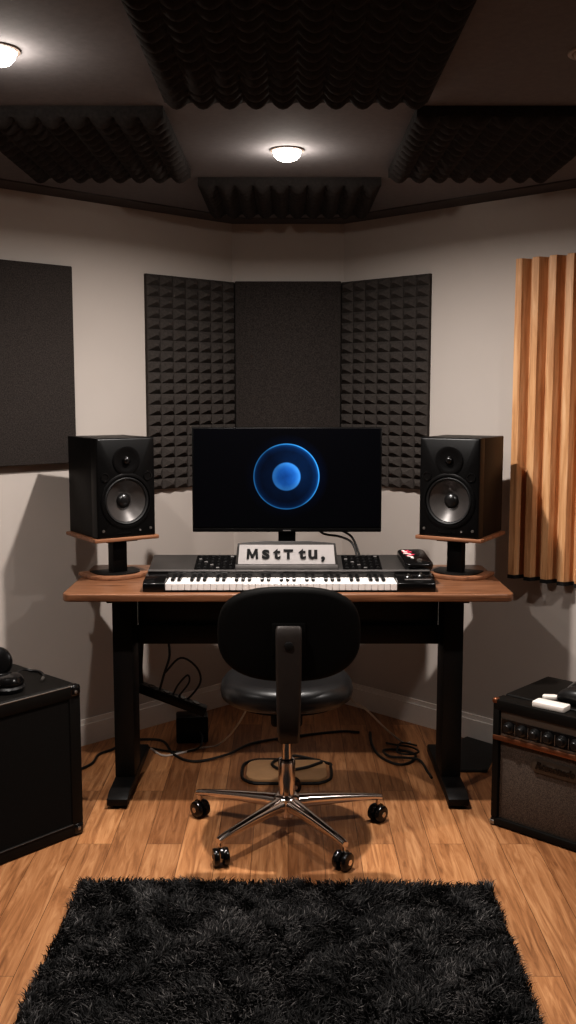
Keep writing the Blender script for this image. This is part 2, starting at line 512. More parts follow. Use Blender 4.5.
# ------------------------------------------------------------------ desk
DZ = .75
desk = thing('studio_desk', 'walnut-topped studio desk with black steel legs under the monitor and keyboard', 'desk', (0, 3.30, 0))
top = [(x, y + .29) for x, y in rrect(1.525, .58, .03)]
MB().prism(top, DZ - .028, DZ).build('desktop', M['walnut'], desk, bevel=.006, seg=3)
for s in (-1, 1):
    lx = s * .586
    lg = MB().box((lx, .23, .385), (.070, .14, .672)).build('leg', M['black_metal'], desk, bevel=.004)
    # foot: long bar on the floor, sloped nose
    prof = [(-.012, .012), (-.012, .036), (.03, .048), (.50, .048), (.52, .036), (.52, .012)]
    vs = [(lx - .036, y, z) for y, z in prof] + [(lx + .036, y, z) for y, z in prof]
    n = len(prof)
    mb = MB().add(vs, [tuple(range(n)), tuple(reversed(range(n, 2 * n)))] + [(i, n + i, n + (i + 1) % n, (i + 1) % n) for i in range(n)])
    mb.build('foot', M['black_metal'], lg, bevel=.003)
    for y in (.03, .48):
        MB().lathe([(.026, 0), (.028, .008), (.028, .012)], 20, Matrix.Translation((lx, y, 0))).build('glide', M['rubber'], lg)
    MB().box((lx, .28, .7165), (.06, .50, .009)).build('bracket', M['black_metal'], lg, bevel=.002)
MB().box((0, .30, .65), (1.10, .02, .143)).build('modesty_panel', M['black_metal'], desk, bevel=.003)
MB().box((0, .29, .545), (1.10, .045, .07)).build('crossbar', M['black_metal'], desk, bevel=.004)

# ------------------------------------------------------------------ speaker stands and speakers
def make_stand(loc, rz, label):
    t = thing('speaker_stand', label, 'speaker stand', loc, rz, 'desktop speaker stands')
    # base: wooden slab, straight back and rounded front, black plate on it
    outl = [(.118, .045), (-.118, .045)] + [(-.118 * math.cos(a), -.04 - .095 * math.sin(a)) for a in [PI * i / 16 for i in range(17)]]
    MB().prism(outl, 0, .014).build('base', M['walnut_edge'], t, bevel=.003)
    inn = [(x * .72, y * .72 - .015) for x, y in outl]
    MB().prism(inn, .014, .019).build('base_plate', M['black_metal'], t, bevel=.001)
    MB().box((0, -.045, .075), (.056, .045, .112)).build('pole', M['black_metal'], t, bevel=.003)
    MB().box((0, -.02, .1365), (.12, .14, .009)).build('support_plate', M['black_metal'], t, bevel=.001)
    MB().box((0, 0, .1485), (.252, .272, .014)).build('top_plate', M['walnut_edge'], t, bevel=.003)
    return t

def make_speaker(loc, rz, label):
    t = thing('studio_speaker', label, 'speaker', loc, rz, 'black two-way studio speakers')
    w, d, h = .226, .258, .356
    yf = -d / 2 + .011
    yb = yf - .016
    dep = .05
    MB().box((0, (yb + dep + d / 2) / 2, h / 2), (w - .001, d / 2 - yb - dep, h - .001)).build('cabinet', M['vinyl'], t, bevel=.003)
    # baffle: rounded front plate with a round cut-out for the woofer
    zc = h * .365
    angs = [2 * PI * i / 64 for i in range(64)]
    cor = [math.atan2(zz, xx) % (2 * PI) for xx in (-w / 2, w / 2) for zz in (-zc, h - zc)]
    for c_ in cor:
        k_ = min(range(64), key=lambda q: abs(angs[q] - c_)); angs[k_] = c_
    def rect(ins, y):
        out = []
        for a in angs:
            c_, s_ = math.cos(a), math.sin(a)
            tx = (w / 2 - ins) / abs(c_) if abs(c_) > 1e-6 else 9
            tz = ((h - zc - ins) if s_ > 0 else (zc - ins)) / abs(s_) if abs(s_) > 1e-6 else 9
            q = min(tx, tz)
            out.append((q * c_, y, zc + q * s_))
        # pull the corner points exactly onto the corners
        for c_ in cor:
            k_ = angs.index(c_); xx = math.copysign(w / 2 - ins, math.cos(c_)); zz = (h - ins) if math.sin(c_) > 0 else ins
            out[k_] = (xx, y, zz)
        return out
    circ = lambda r, y: [(r * math.cos(a), y, zc + r * math.sin(a)) for a in angs]
    MB().loft([circ(.0875, yb + dep - .004), circ(.0875, yb), rect(.007, yb), rect(.002, yb + .003), rect(0, yb + .008), rect(0, yb + dep), circ(.0875, yb + dep), circ(.0875, yb + dep - .004)], caps=False).build('baffle', M['black_plastic'], t, angle=40)
    # waveguide dish around the tweeter
    g = Matrix.Translation((0, yb, h * .775)) @ RX
    tw = MB().lathe([(.050, 0), (.052, .003), (.047, .0045), (.036, .0015), (.020, .0008), (0, .0008)], 40, g).build('waveguide', M['black_plastic'], t)
    MB().lathe([(.015, .001), (.0145, .007), (.011, .012), (.006, .0145), (0, .0155)], 28, g).build('tweeter', M['gloss_black'], tw)
    g = Matrix.Translation((0, yb, h * .365)) @ RX
    wf = MB().lathe([(.086, -.004), (.0875, .0005), (.098, 0), (.100, .003), (.096, .005), (.089, .0045), (.0865, .001), (.086, -.004)], 56, g, cap=False).build('woofer', M['black_plastic'], t)
    MB().lathe([(.0868, -.008), (.0862, -.001), (.082, .003), (.077, .0005), (.0745, -.006), (.0868, -.008)], 56, g, cap=False).build('surround', M['rubber'], wf)
    MB().lathe([(.0748, -.0045), (.066, -.010), (.052, -.018), (.038, -.026), (.024, -.031), (0, -.032)], 56, g, cap=False).build('cone', M['cone'], wf)
    MB().lathe([(.0275, -.031), (.0265, -.025), (.022, -.018), (.014, -.0135), (.006, -.0122), (0, -.012)], 36, g, cap=False).build('dust_cap', M['dome'], wf)
    for sx in (-1, 1):
        for z, nm in ((.61, 'bass_port'),):
            g = Matrix.Translation((sx * .083, yb, h * z)) @ RX
            MB().lathe([(.015, 0), (.0165, .003), (.013, .0035), (.011, .0008), (0, .0008)], 24, g).build('vent', M['gloss_black'], t)
        g = Matrix.Translation((sx * .092, yb, h * .075)) @ RX
        MB().lathe([(.0055, 0), (.005, .0025), (0, .003)], 14, g).build('screw', M['steel'], t)
    MB().box((-.012, yb - .001, .017), (.05, .0025, .006)).build('front_slot', M['gloss_black'], t)
    g = Matrix.Translation((.05, yb, .022)) @ RX
    MB().lathe([(.004, 0), (.004, .002), (0, .003)], 12, g).build('indicator', M['knob_grey'], t)
    return t

SPK = [(-1, (-.652, 3.672), math.radians(34), 'left'), (1, (.641, 3.672), math.radians(-30), 'right')]
for s, (x, y), rz, nm in SPK:
    make_stand((x, y, DZ), rz, 'small wooden speaker stand with black post on the %s end of the desk' % nm)
    make_speaker((x, y, DZ + .156), rz, 'black two-way studio speaker on the %s desktop stand' % nm)

# ------------------------------------------------------------------ computer monitor
mon = thing('computer_monitor', 'wide black computer monitor showing a glowing blue disc and ring on the desk', 'monitor', (-.004, 3.76, DZ))
MB().box((0, .012, .344), (.716, .024, .396)).build('housing', M['black_plastic'], mon, bevel=.004)
MB().box((0, 0, 0), (.702, .002, .372)).build('screen', M['screen'], mon, smooth=False, loc=(0, -.001, .351))
MB().box((0, -.002, .1535), (.712, .003, .013)).build('chin_bezel', M['black_plastic'], mon, bevel=.001)
MB().box((0, -.004, .1525), (.03, .0015, .004)).build('logo_plate', M['knob_grey'], mon)
MB().box((0, .034, .13), (.066, .02, .236)).build('stand_neck', M['black_plastic'], mon, bevel=.004)
MB().prism([(x, y + .03) for x, y in rrect(.25, .15, .03)], 0, .012).build('stand_base', M['black_plastic'], mon, bevel=.003)
mb = MB().tube([(.10, .03, .17), (.14, .035, .135), (.20, .03, .125), (.245, .02, .105), (.265, .0, .06), (.27, -.02, .008)], .0045)
mb.tube([(.19, .03, .17), (.215, .035, .145), (.25, .03, .12), (.275, .01, .06), (.285, -.01, .008)], .0045)
tag(mb.build('cable', M['cable'], mon), 'two black cables drooping from the monitor back')

# ------------------------------------------------------------------ keyboard synth
KX, KY = .003, 3.327
kb = thing('keyboard_synthesizer', 'dark grey keyboard synthesizer with white and black keys along the desk front', 'keyboard', (KX, KY, DZ))
sec = [(.118, .001), (.118, .046), (.124, .050), (.300, .080), (.312, .076), (.312, .001)]
def xsec(mb, sec, x0, x1):
    n = len(sec)
    vs = [(x0, y, z) for y, z in sec] + [(x1, y, z) for y, z in sec]
    return mb.add(vs, [tuple(range(n)), tuple(reversed(range(n, 2 * n)))] + [(i, n + i, n + (i + 1) % n, (i + 1) % n) for i in range(n)])
xsec(MB(), sec, -.495, .497).build('shell', M['kbd'], kb, bevel=.003)
MB().box((0, .065, .0035), (.99, .125, .005)).build('key_bed', M['black_plastic'], kb)
chk = [(.0, .001), (.0, .030), (.012, .036), (.118, .048), (.118, .001)]
xsec(MB(), chk, -.495, -.421).build('left_cheek', M['gloss_black'], kb, bevel=.003)
xsec(MB(), chk, .369, .497).build('right_cheek', M['gloss_black'], kb, bevel=.003)
# a rail between keys and panel
MB().box((0, .121, .0525), (.986, .010, .007)).build('front_rail', M['knob_grey'], kb, bevel=.002)
NW = 36; kx0, kx1 = -.4195, .3675; kw = (kx1 - kx0) / NW
for i in range(NW):
    MB().box((kx0 + (i + .5) * kw, .060, .0180), (kw - .0012, .112, .024)).build('white_key', M['key_white'], kb, bevel=.0015, seg=1)
for i in range(NW - 1):
    if i % 7 in (2, 6): continue
    MB().box((kx0 + (i + 1) * kw, .076, .0355), (.0120, .078, .011)).build('black_key', M['key_black'], kb, bevel=.0015, seg=1)
# knob and button clusters on the sloping panel
def on_panel(y, up=0):
    return .050 + (y - .124) * (.030 / .176) + up
tilt = math.atan(.030 / .176)
rnd = random.Random(3)
for cx0, cx1 in ((-.33, -.195), (.195, .325)):
    for r, y in enumerate((.155, .185, .215, .245, .275)):
        for c in range(6):
            x = cx0 + (cx1 - cx0) * (c + .5) / 6
            g = Matrix.Translation((x, y, on_panel(y, -.001))) @ Matrix.Rotation(tilt, 4, 'X')
            if (r + c) % 3 == 0:
                MB().box((0, 0, .003), (.012, .008, .005), g).build('button', M['knob_grey'] if (c + r) % 2 else M['black_plastic'], kb, bevel=.001, seg=1)
            else:
                MB().lathe([(.0055, 0), (.005, .006), (.004, .0075), (0, .008)], 14, g).build('knob', M['knob'], kb)
    g = Matrix.Translation(((cx0 + cx1) / 2, .215, on_panel(.215, .0006))) @ Matrix.Rotation(tilt, 4, 'X')
    MB().box((0, 0, 0), (cx1 - cx0 + .008, .152, .0012), g).build('control_plate', M['gloss_black'], kb)
# wheel / joystick cluster on the right cheek
for x, y in ((.41, .055), (.455, .075)):
    g = Matrix.Translation((x, y, .040)) @ Matrix.Rotation(.1, 4, 'X')
    MB().lathe([(.016, 0), (.0155, .006), (.012, .009), (0, .010)], 24, g).build('control_wheel', M['dome'], kb)
    g2 = g @ Matrix.Translation((0, 0, .009))
    MB().lathe([(.0045, 0), (.004, .005), (0, .006)], 14, g2).build('wheel_cap', M['steel'], kb)
MB().box((.44, .03, .0385), (.09, .012, .003), None).build('touch_strip', M['knob_grey'], kb, bevel=.001)

# handheld controller lying on the right end of the keyboard
g = Matrix.Translation((KX + .450, KY + .207, DZ + on_panel(.205, .0012)))
hc = thing('handheld_controller', 'black rounded handheld device with red and white label on the keyboard right end', 'controller', g.translation, 0)
hc.rotation_euler = (tilt, 0, math.radians(6))
MB().prism(rrect(.100, .170, .022), 0, .026).build('body', M['gloss_black'], hc, bevel=.006, seg=3)
mb = MB()
for k, (y, l) in enumerate(((.055, .030), (.040, .036), (.012, .034))):
    mb.box((-.022 + .004 * k, y, .0268), (l, .010, .0012), None, .5)
mb.build('red_label', M['red'], hc)
mb = MB()
for k, (y, l) in enumerate(((.062, .012), (.048, .018), (.026, .030), (-.004, .022), (-.02, .012))):
    mb.box((-.030 + .004 * k, y, .0272), (l, .006, .0012), None, -.6)
mb.build('white_lettering', M['white_paper'], hc)
MB().lathe([(.010, .026), (.009, .031), (0, .032)], 18, Matrix.Translation((.006, -.048, 0))).build('button', M['steel'], hc)

# white letter sign standing on the keyboard
sg = thing('letter_sign', 'white letter board with black letters standing on the keyboard in front of the monitor', 'sign', (KX - .008, KY + .140, DZ + on_panel(.140, .002)), 0)
sg.rotation_euler.x = -.14
hous = [(-.182, 0), (.182, 0), (.172, .092), (.085, .099), (-.085, .099), (-.172, .092)]
n = len(hous)
mb = MB().add([(x, .0, z) for x, z in hous] + [(x, .022, z) for x, z in hous], [tuple(range(n)), tuple(reversed(range(n, 2 * n)))] + [(i, n + i, n + (i + 1) % n, (i + 1) % n) for i in range(n)])
mb.build('housing', M['kbd'], sg, bevel=.002)
face = [(-.171, .018), (.171, .018), (.165, .086), (-.165, .086)]
mb = MB().add([(x, -.004, z) for x, z in face] + [(x, .0, z) for x, z in face], [(0, 1, 2, 3), (7, 6, 5, 4), (0, 4, 5, 1), (1, 5, 6, 2), (2, 6, 7, 3), (3, 7, 4, 0)])
mb.build('face_panel', M['sign_white'], sg)
MB().box((0, -.004, .008), (.36, .010, .016)).build('ledge', M['knob_grey'], sg, bevel=.002)
glyphs = MB()
def glyph(c, x, size, z=.054):
    o = text_mesh('glyph', c, size, .0008, M['ink'], sg, (0, 0, 0), (0, 0, 0), bold=.0021)
    xs = [v.co.x for v in o.data.vertices]; ys = [v.co.y for v in o.data.vertices]
    mid = (min(xs) + max(xs)) / 2; lo = min(ys)
    base = z - .018 - (.010 if c == ',' else 0)
    glyphs.add([(x + (v.co.x - mid) * 1.15, -.0052 - v.co.z, base + v.co.y - lo) for v in o.data.vertices], [tuple(p.vertices) for p in o.data.polygons])
    me = o.data; bpy.data.objects.remove(o); bpy.data.meshes.remove(me)
def stroke(x0, z0, x1, z1, w=.0085):
    d = Vector((x1 - x0, z1 - z0)).normalized() * w / 2; n_ = Vector((-d.y, d.x))
    q = [(x0 - d.x * .4 + n_.x, z0 - d.y * .4 + n_.y), (x0 - d.x * .4 - n_.x, z0 - d.y * .4 - n_.y), (x1 + d.x * .4 - n_.x, z1 + d.y * .4 - n_.y), (x1 + d.x * .4 + n_.x, z1 + d.y * .4 + n_.y)]
    glyphs.add([(a, -.0058, b) for a, b in q] + [(a, -.0044, b) for a, b in q], [(0, 1, 2, 3), (7, 6, 5, 4), (0, 4, 5, 1), (1, 5, 6, 2), (2, 6, 7, 3), (3, 7, 4, 0)])
for a in ((-.136, .038, -.134, .070), (-.133, .069, -.120, .042), (-.120, .042, -.107, .069), (-.106, .070, -.104, .038)): stroke(*a)
for c, x, sz in (('s', -.073, .062), ('t', -.034, .054), ('T', .006, .044), ('t', .055, .054), ('u', .092, .062), (',', .128, .060)): glyph(c, x, sz)
glyphs.build('lettering', M['ink'], sg, smooth=False)

# ------------------------------------------------------------------ office chair
ch = thing('office_chair', 'black leather swivel chair on a chrome five-star base facing the desk', 'chair', (-.004, 3.12, 0), 0)
# seat cushion: rounded disc
rings = []
for z, k in ((.452, .80), (.455, .92), (.466, .985), (.485, 1.0), (.503, .985), (.516, .94), (.523, .86), (.525, .70), (.521, .4), (.518, .1)):
    rings.append([(x * k, y * k, z) for x, y in sellipse(.212, .208, 2.3, 56)])
MB().loft(rings).build('seat', M['leather'], ch, angle=80)
MB().prism(sellipse(.165, .16, 2.3, 40), .438, .4525).build('seat_pan', M['chair_shell'], ch, bevel=.004)
# backrest (towards the camera, local -y); front cushion and hard rear shell
def back_pts(k, y, bow):
    return [(x * k + .007, y + bow * (x * k / .22) ** 2, z * k + .712) for x, z in sellipse(.214, .142, 2.7, 56)]
rings = [back_pts(k, -.222 + dy, .030) for k, dy in ((.10, .022), (.60, .024), (.88, .022), (.96, .015), (.985, .004), (.985, 0))]
bk = MB().loft(rings).build('backrest', M['leather'], ch, angle=80)
rings = [back_pts(k, -.222 + dy, .030) for k, dy in ((1.0, .002), (1.0, -.010), (.97, -.018), (.88, -.022), (.5, -.024), (.08, -.024))]
MB().loft(rings).build('back_shell', M['chair_shell'], bk, angle=80)
# bar behind the backrest, bends forward under the seat
path = [(-.262, .742, .036, .009), (-.266, .735, .0385, .012), (-.268, .70, .039, .013), (-.268, .60, .038, .013), (-.266, .50, .036, .013),
        (-.258, .43, .034, .014), (-.235, .395, .032, .015), (-.20, .388, .03, .015), (-.10, .40, .03, .014), (.02, .41, .03, .014)]
rings = []
for i, (y, z, hw, ht) in enumerate(path):
    a = path[max(i - 1, 0)]; b = path[min(i + 1, len(path) - 1)]
    t_ = Vector((0, b[0] - a[0], b[1] - a[1])).normalized()
    nn = Vector((0, -t_.z, t_.y))
    c0 = Vector((.006, y, z))
    rings.append([c0 + Vector((px, 0, 0)) + nn * py for px, py in rrect(2 * hw, 2 * ht, min(ht, .010), 4)])
bar = MB().loft(rings).build('back_bar', M['bar_grey'], ch, angle=60)
g = Matrix.Translation((.006, -.2805, .690)) @ RX
MB().lathe([(.013, 0), (.013, .004), (.009, .006), (0, .006)], 24, g).build('bolt_cap', M['rubber'], bar)
MB().box((.006, -.243, .70), (.10, .014, .10)).build('mount_plate', M['chair_shell'], bar, bevel=.004)
MB().box((0, 0, .405), (.10, .15, .064)).build('tilt_mechanism', M['black_metal'], ch, bevel=.012, seg=3)
MB().lathe([(.017, .20), (.017, .375)], 28).build('gas_piston', M['chrome'], ch)
MB().lathe([(.019, .30), (.021, .302), (.021, .316), (.019, .318)], 28).build('piston_collar', M['rubber'], ch)
MB().lathe([(.024, .060), (.026, .075), (.028, .235), (.025, .245), (.019, .248)], 32).build('column_sleeve', M['chrome'], ch)
MB().lathe([(.022, .050), (.036, .060), (.042, .078), (.042, .118), (.036, .126), (.030, .128)], 36).build('base_hub', M['chrome'], ch)
R5 = .314
for k in range(5):
    a = PI / 2 - .06 + 2 * PI * k / 5
    m = Matrix.Rotation(a, 4, 'Z')
    rings = []
    for r, w, z0, z1 in ((.034, .024, .074, .121), (.08, .0205, .078, .118), (.17, .0155, .078, .110), (.26, .0125, .078, .101), (.305, .0115, .076, .095), (.326, .0105, .074, .090)):
        hw, hh = w, (z1 - z0) / 2
        rings.append([m @ Vector((r, px, (z0 + z1) / 2 + pz)) for px, pz in rrect(2 * hw, 2 * hh, min(hw, hh) * .8, 4)])
    leg = MB().loft(rings).build('leg', M['chrome'], ch, angle=60)
    # caster: stem, hood and twin wheels, swivelled a little
    cm = m @ Matrix.Translation((R5, 0, 0)) @ Matrix.Rotation((.5, 1.1, -.6, .35, -1.0)[k] , 4, 'Z')
    mb = MB()
    for sx in (-1, 1):
        w = cm @ Matrix.Translation((sx * .015, 0, .028)) @ Matrix.Rotation(PI / 2, 4, 'Y')
        mb.lathe([(0, -.0105), (.018, -.0105), (.026, -.008), (.028, -.004), (.028, .004), (.026, .008), (.018, .0105), (0, .0105)], 28, w)
    # curved hood over the wheels
    hood = []
    for i in range(9):
        th = math.radians(15 + 150 * i / 8)
        hood.append([cm @ Vector((x, .031 * math.cos(th) * q, .028 + .031 * math.sin(th) * q)) for x, q in ((-.004, .75), (.004, .75), (.004, 1.05), (-.004, 1.05))])
    mb.loft(hood)
    cst = mb.build('caster', M['gloss_black'], leg)
    mb = MB()
    mb.cyl(m @ Vector((R5, 0, .055)), m @ Vector((R5, 0, .082)), .0075)
    for sx in (-1, 1):
        w = cm @ Matrix.Translation((sx * .0255, 0, .028)) @ Matrix.Rotation(PI / 2, 4, 'Y')
        mb.lathe([(0, -.0015), (.009, -.0015), (.0095, 0), (.009, .0015), (0, .0015)], 20, w)
    mb.build('caster_stem', M['chrome'], leg)

# ------------------------------------------------------------------ shaggy rug
rug = thing('shag_rug', 'black shaggy rectangular rug on the wood floor in front of the chair', 'rug', (-.012, 0, 0))
RX0, RX1, RY0, RY1 = -.592, .588, 1.45, 2.738
rb = MB().box(((RX0 + RX1) / 2, (RY0 + RY1) / 2, .0055), (RX1 - RX0, RY1 - RY0, .010))
rb.build('rug_backing', plain('rug_backing_black', srgb(20, 19, 19), .95), rug)
def pile_mat():
    k = NT('black_shag_pile')
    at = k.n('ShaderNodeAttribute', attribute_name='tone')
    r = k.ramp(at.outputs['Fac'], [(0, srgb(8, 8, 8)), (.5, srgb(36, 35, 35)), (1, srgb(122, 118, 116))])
    k.l(r.outputs[0], k.b.inputs['Base Color'])
    k.b.inputs['Roughness'].default_value = .7
    k.b.inputs['Specular IOR Level'].default_value = .3
    return k.m
def pile():
    g = np.random.default_rng(5)
    N = 120000
    x = g.uniform(RX0, RX1, N); y = g.uniform(RY0, RY1, N)
    # tufts lean together: smooth pseudo-noise direction field
    ang = np.zeros(N); ln = np.zeros(N); tn = np.zeros(N)
    for f, w in ((9, 1.6), (21, 1.3), (43, .9)):
        a, b, c, d = g.uniform(0, 6.28, 4)
        ang += w * np.sin(f * x + 1.7 * np.sin(f * .7 * y + a) + b) + w * np.cos(f * 1.1 * y + 1.4 * np.sin(f * .6 * x + c) + d)
        tn += .5 * np.sin(f * x * 1.3 + 2 * np.sin(f * .8 * y + c) + d) * np.cos(f * y * 1.2 + a)
    ang += g.normal(0, .75, N)
    lean = g.uniform(.35, 1.15, N)
    ln = g.uniform(.020, .036, N)
    wd = g.uniform(.0010, .0019, N)
    tone = np.clip(.38 + .19 * tn + g.normal(0, .18, N), 0, 1)
    dx, dy = np.cos(ang), np.sin(ang)
    wang = g.uniform(0, 6.28, N)
    wx, wy = np.cos(wang) * wd, np.sin(wang) * wd
    V = np.zeros((N, 5, 3))
    z0 = .009
    V[:, 0] = np.stack([x - wx, y - wy, np.full(N, z0)], 1)
    V[:, 1] = np.stack([x + wx, y + wy, np.full(N, z0)], 1)
    mx = x + dx * ln * .25 * lean; my = y + dy * ln * .25 * lean; mz = z0 + ln * .6
    V[:, 2] = np.stack([mx - wx * .9, my - wy * .9, mz], 1)
    V[:, 3] = np.stack([mx + wx * .9, my + wy * .9, mz], 1)
    V[:, 4] = np.stack([x + dx * ln * .75 * lean, y + dy * ln * .75 * lean, z0 + ln * (1.0 - .30 * lean)], 1)
    me = bpy.data.meshes.new('pile')
    base = np.arange(N) * 5
    loops = np.stack([base, base + 1, base + 3, base + 2, base + 2, base + 3, base + 4], 1).reshape(-1)
    starts = np.stack([np.arange(N) * 7, np.arange(N) * 7 + 4], 1).reshape(-1)
    me.vertices.add(N * 5); me.vertices.foreach_set('co', V.reshape(-1))
    me.loops.add(len(loops)); me.loops.foreach_set('vertex_index', loops.astype(np.int32))
    me.polygons.add(2 * N); me.polygons.foreach_set('loop_start', starts.astype(np.int32))
    me.update(calc_edges=True)
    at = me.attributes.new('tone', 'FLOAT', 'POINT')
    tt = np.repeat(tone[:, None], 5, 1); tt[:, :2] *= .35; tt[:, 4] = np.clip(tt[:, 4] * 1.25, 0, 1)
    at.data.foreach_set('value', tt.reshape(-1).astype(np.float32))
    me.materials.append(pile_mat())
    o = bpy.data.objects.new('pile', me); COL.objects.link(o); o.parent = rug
    tag(o, kind='stuff')
pile()
rug.rotation_euler.z = -.026
rc = Vector((0, 2.3, 0)); rug.location = rc - Matrix.Rotation(-.026, 3, 'Z') @ rc + Vector((-.016, 0, 0))

# ------------------------------------------------------------------ left equipment cabinet
R45 = math.radians(45)
cab = thing('speaker_cabinet', 'tall black speaker cabinet with metal corners on the floor at the left edge', 'speaker cabinet', (-.668, 3.108, 0), math.radians(48))
# local: front faces -y, front right lower corner is the origin
CW, CD, CH = .56, .375, .498
MB().box((-CW / 2, CD / 2 + .006, CH / 2 + .004), (CW, CD - .012, CH - .008)).build('shell', M['case'], cab, bevel=.010, seg=3)
# raised frame round the front
mb = MB()
fw = .042
mb.box((-CW / 2, .003, CH - fw / 2), (CW, .018, fw)); mb.box((-CW / 2, .003, fw / 2 + .002), (CW, .018, fw))
mb.box((-fw / 2, .003, CH / 2), (fw, .018, CH - 2 * fw + .004)); mb.box((-CW + fw / 2, .003, CH / 2), (fw, .018, CH - 2 * fw + .004))
mb.build('front_frame', M['case'], cab, bevel=.004)
MB().box((-CW / 2, .003, CH / 2), (CW - 2 * fw, .010, CH - 2 * fw)).build('grille_cloth', M['grille'], cab)
MB().tube([(-CW + .03, -.004, CH - .001), (-.03, -.004, CH - .001)], .0022).build('top_edge_piping', M['steel'], cab)
MB().tube([(-CW + .04, -.0065, fw - .001), (-.04, -.0065, fw - .001)], .0016).build('lower_edge_piping', M['bar_grey'], cab)
for cx_, cz_ in ((-.018, CH - .018), (-.018, .022), (-CW + .018, CH - .018), (-CW + .018, .022)):
    MB().box((cx_, .006, cz_), (.040, .034, .040)).build('corner_protector', M['gloss_black'], cab, bevel=.012, seg=3)
MB().lathe([(.006, 0), (.006, .003), (0, .005)], 14, Matrix.Translation((-.022, -.0115, CH - .020)) @ RX).build('rivet', M['steel'], cab)
MB().lathe([(.006, 0), (.006, .003), (0, .005)], 14, Matrix.Translation((-.022, -.0115, .026)) @ RX).build('rivet', M['steel'], cab)
MB().box((.006, .03, .06), (.014, .03, .03)).build('side_latch', M['black_metal'], cab, bevel=.003)

# headphones lying on the cabinet
hp = thing('headphones', 'black over-ear headphones lying on the speaker cabinet at the left edge', 'headphones', (-.895, 3.055, .4985), math.radians(20))
def cup(c, rot, r=.046, t_=.028):
    m = Matrix.Translation(c) @ rot
    e = MB().lathe([(0, t_), (r * .55, t_), (r * .85, t_ * .85), (r, t_ * .5), (r * 1.02, t_ * .2), (r * .98, 0), (0, 0)], 36, m).build('ear_cup', M['gloss_black'], hp)
    MB().lathe([(r * .5, 0), (r * .95, 0), (r * 1.06, -.008), (r * .98, -.018), (r * .7, -.021), (r * .5, -.012)], 36, m).build('ear_pad', M['leather'], e)
cup((.012, -.03, .0215), Matrix.Identity(4), .050, .030)
cup((-.010, .115, .056), Matrix.Rotation(math.radians(68), 4, 'X'), .048, .028)
MB().tube([(.012, -.03, .045), (-.06, -.06, .052), (-.13, -.02, .05), (-.15, .05, .046), (-.11, .10, .05), (-.03, .118, .06)], .0085).build('headband', M['gloss_black'], hp)
tag(MB().tube([(.035, .075, .006), (.055, .115, .014), (.075, .155, .012), (.10, .165, .004), (.125, .145, .004), (.135, .10, .004), (.13, .06, .004)], .0038).build('cord', M['cable'], hp), 'short black cord with plug')
MB().cyl((.13, .06, .005), (.122, .03, .005), .0055, .004).build('plug', M['steel'], hp)

# ------------------------------------------------------------------ guitar amplifier on the right
amp = thing('guitar_amplifier', 'black guitar combo amplifier with brown-grey grille and knobs at the right edge', 'amplifier', (.680, 3.180, 0), math.radians(-43))
AW, AD, AH = .52, .345, .430
# local: origin at the front left lower corner, x to the right, front at -y
sh = MB()
sh.box((AW / 2, AD / 2 + .03, AH / 2 + .005), (AW, AD - .06, AH - .010))
sh.build('shell', M['case'], amp, bevel=.006, seg=3)
mb = MB()
for c_, s_ in (((AW / 2, .015, AH - .018), (AW, .06, .036)), ((AW / 2, .015, .017), (AW, .06, .024)), ((.012, .015, AH / 2), (.024, .06, AH - .06)), ((AW - .012, .015, AH / 2), (.024, .06, AH - .06))):
    mb.box(c_, s_)
mb.build('front_frame', M['case'], amp, bevel=.004)
for x in (.04, AW - .04):
    for y in (.05, AD - .05):
        MB().lathe([(.014, 0), (.016, .006)], 16, Matrix.Translation((x, y, 0))).build('rubber_foot', M['rubber'], amp)
pz0, pz1 = .312, .394
cp = MB().box((AW / 2, .012, (pz0 + pz1) / 2), (AW - .048, .036, pz1 - pz0)).build('control_panel', M['amp_panel'], amp, bevel=.002)
MB().box((AW / 2, -.0075, pz0 + .030), (AW - .062, .004, .052)).build('knob_strip', M['gloss_black'], cp)
for i in range(9):
    x = .058 + i * .047
    g = Matrix.Translation((x, -.0095, pz0 + .032)) @ RX
    kn = MB().lathe([(.0185, 0), (.018, .007), (.013, .009), (.012, .019), (.010, .021), (0, .021)], 22, g).build('knob', M['knob'], cp)
    MB().box((x + .0215, -.010, pz0 + .028), (.0025, .002, .034)).build('scale_mark', M['steel'], cp)
MB().box((AW / 2, -.0075, pz0 + .0035), (AW - .062, .006, .006)).build('panel_lip', M['steel'], cp)
MB().box((AW / 2, -.006, .303), (AW - .004, .026, .016)).build('copper_strip', M['copper'], amp, bevel=.003)
MB().box((AW / 2, .012, .162), (AW - .046, .030, .268)).build('grille_cloth', M['grille_brown'], amp, bevel=.002)
bd = MB().prism(rrect(.19, .048, .018), 0, .005, Matrix.Translation((.236, -.0031, .243)) @ RX).build('badge', M['badge'], amp, bevel=.0015)
text_mesh('lettering', 'Romonado', .033, .0012, M['gloss_black'], bd, (.222, -.0093, .243), (PI / 2, 0, 0), bold=.0012, shear=.35, sx=.92)
for x, z, mt in ((.006, AH - .006, 'copper'), (.006, .012, 'steel'), (AW - .006, AH - .006, 'copper'), (AW - .006, .012, 'steel')):
    MB().box((x, -.006, z), (.020, .022, .018)).build('corner_protector', M[mt], amp, bevel=.006, seg=3)

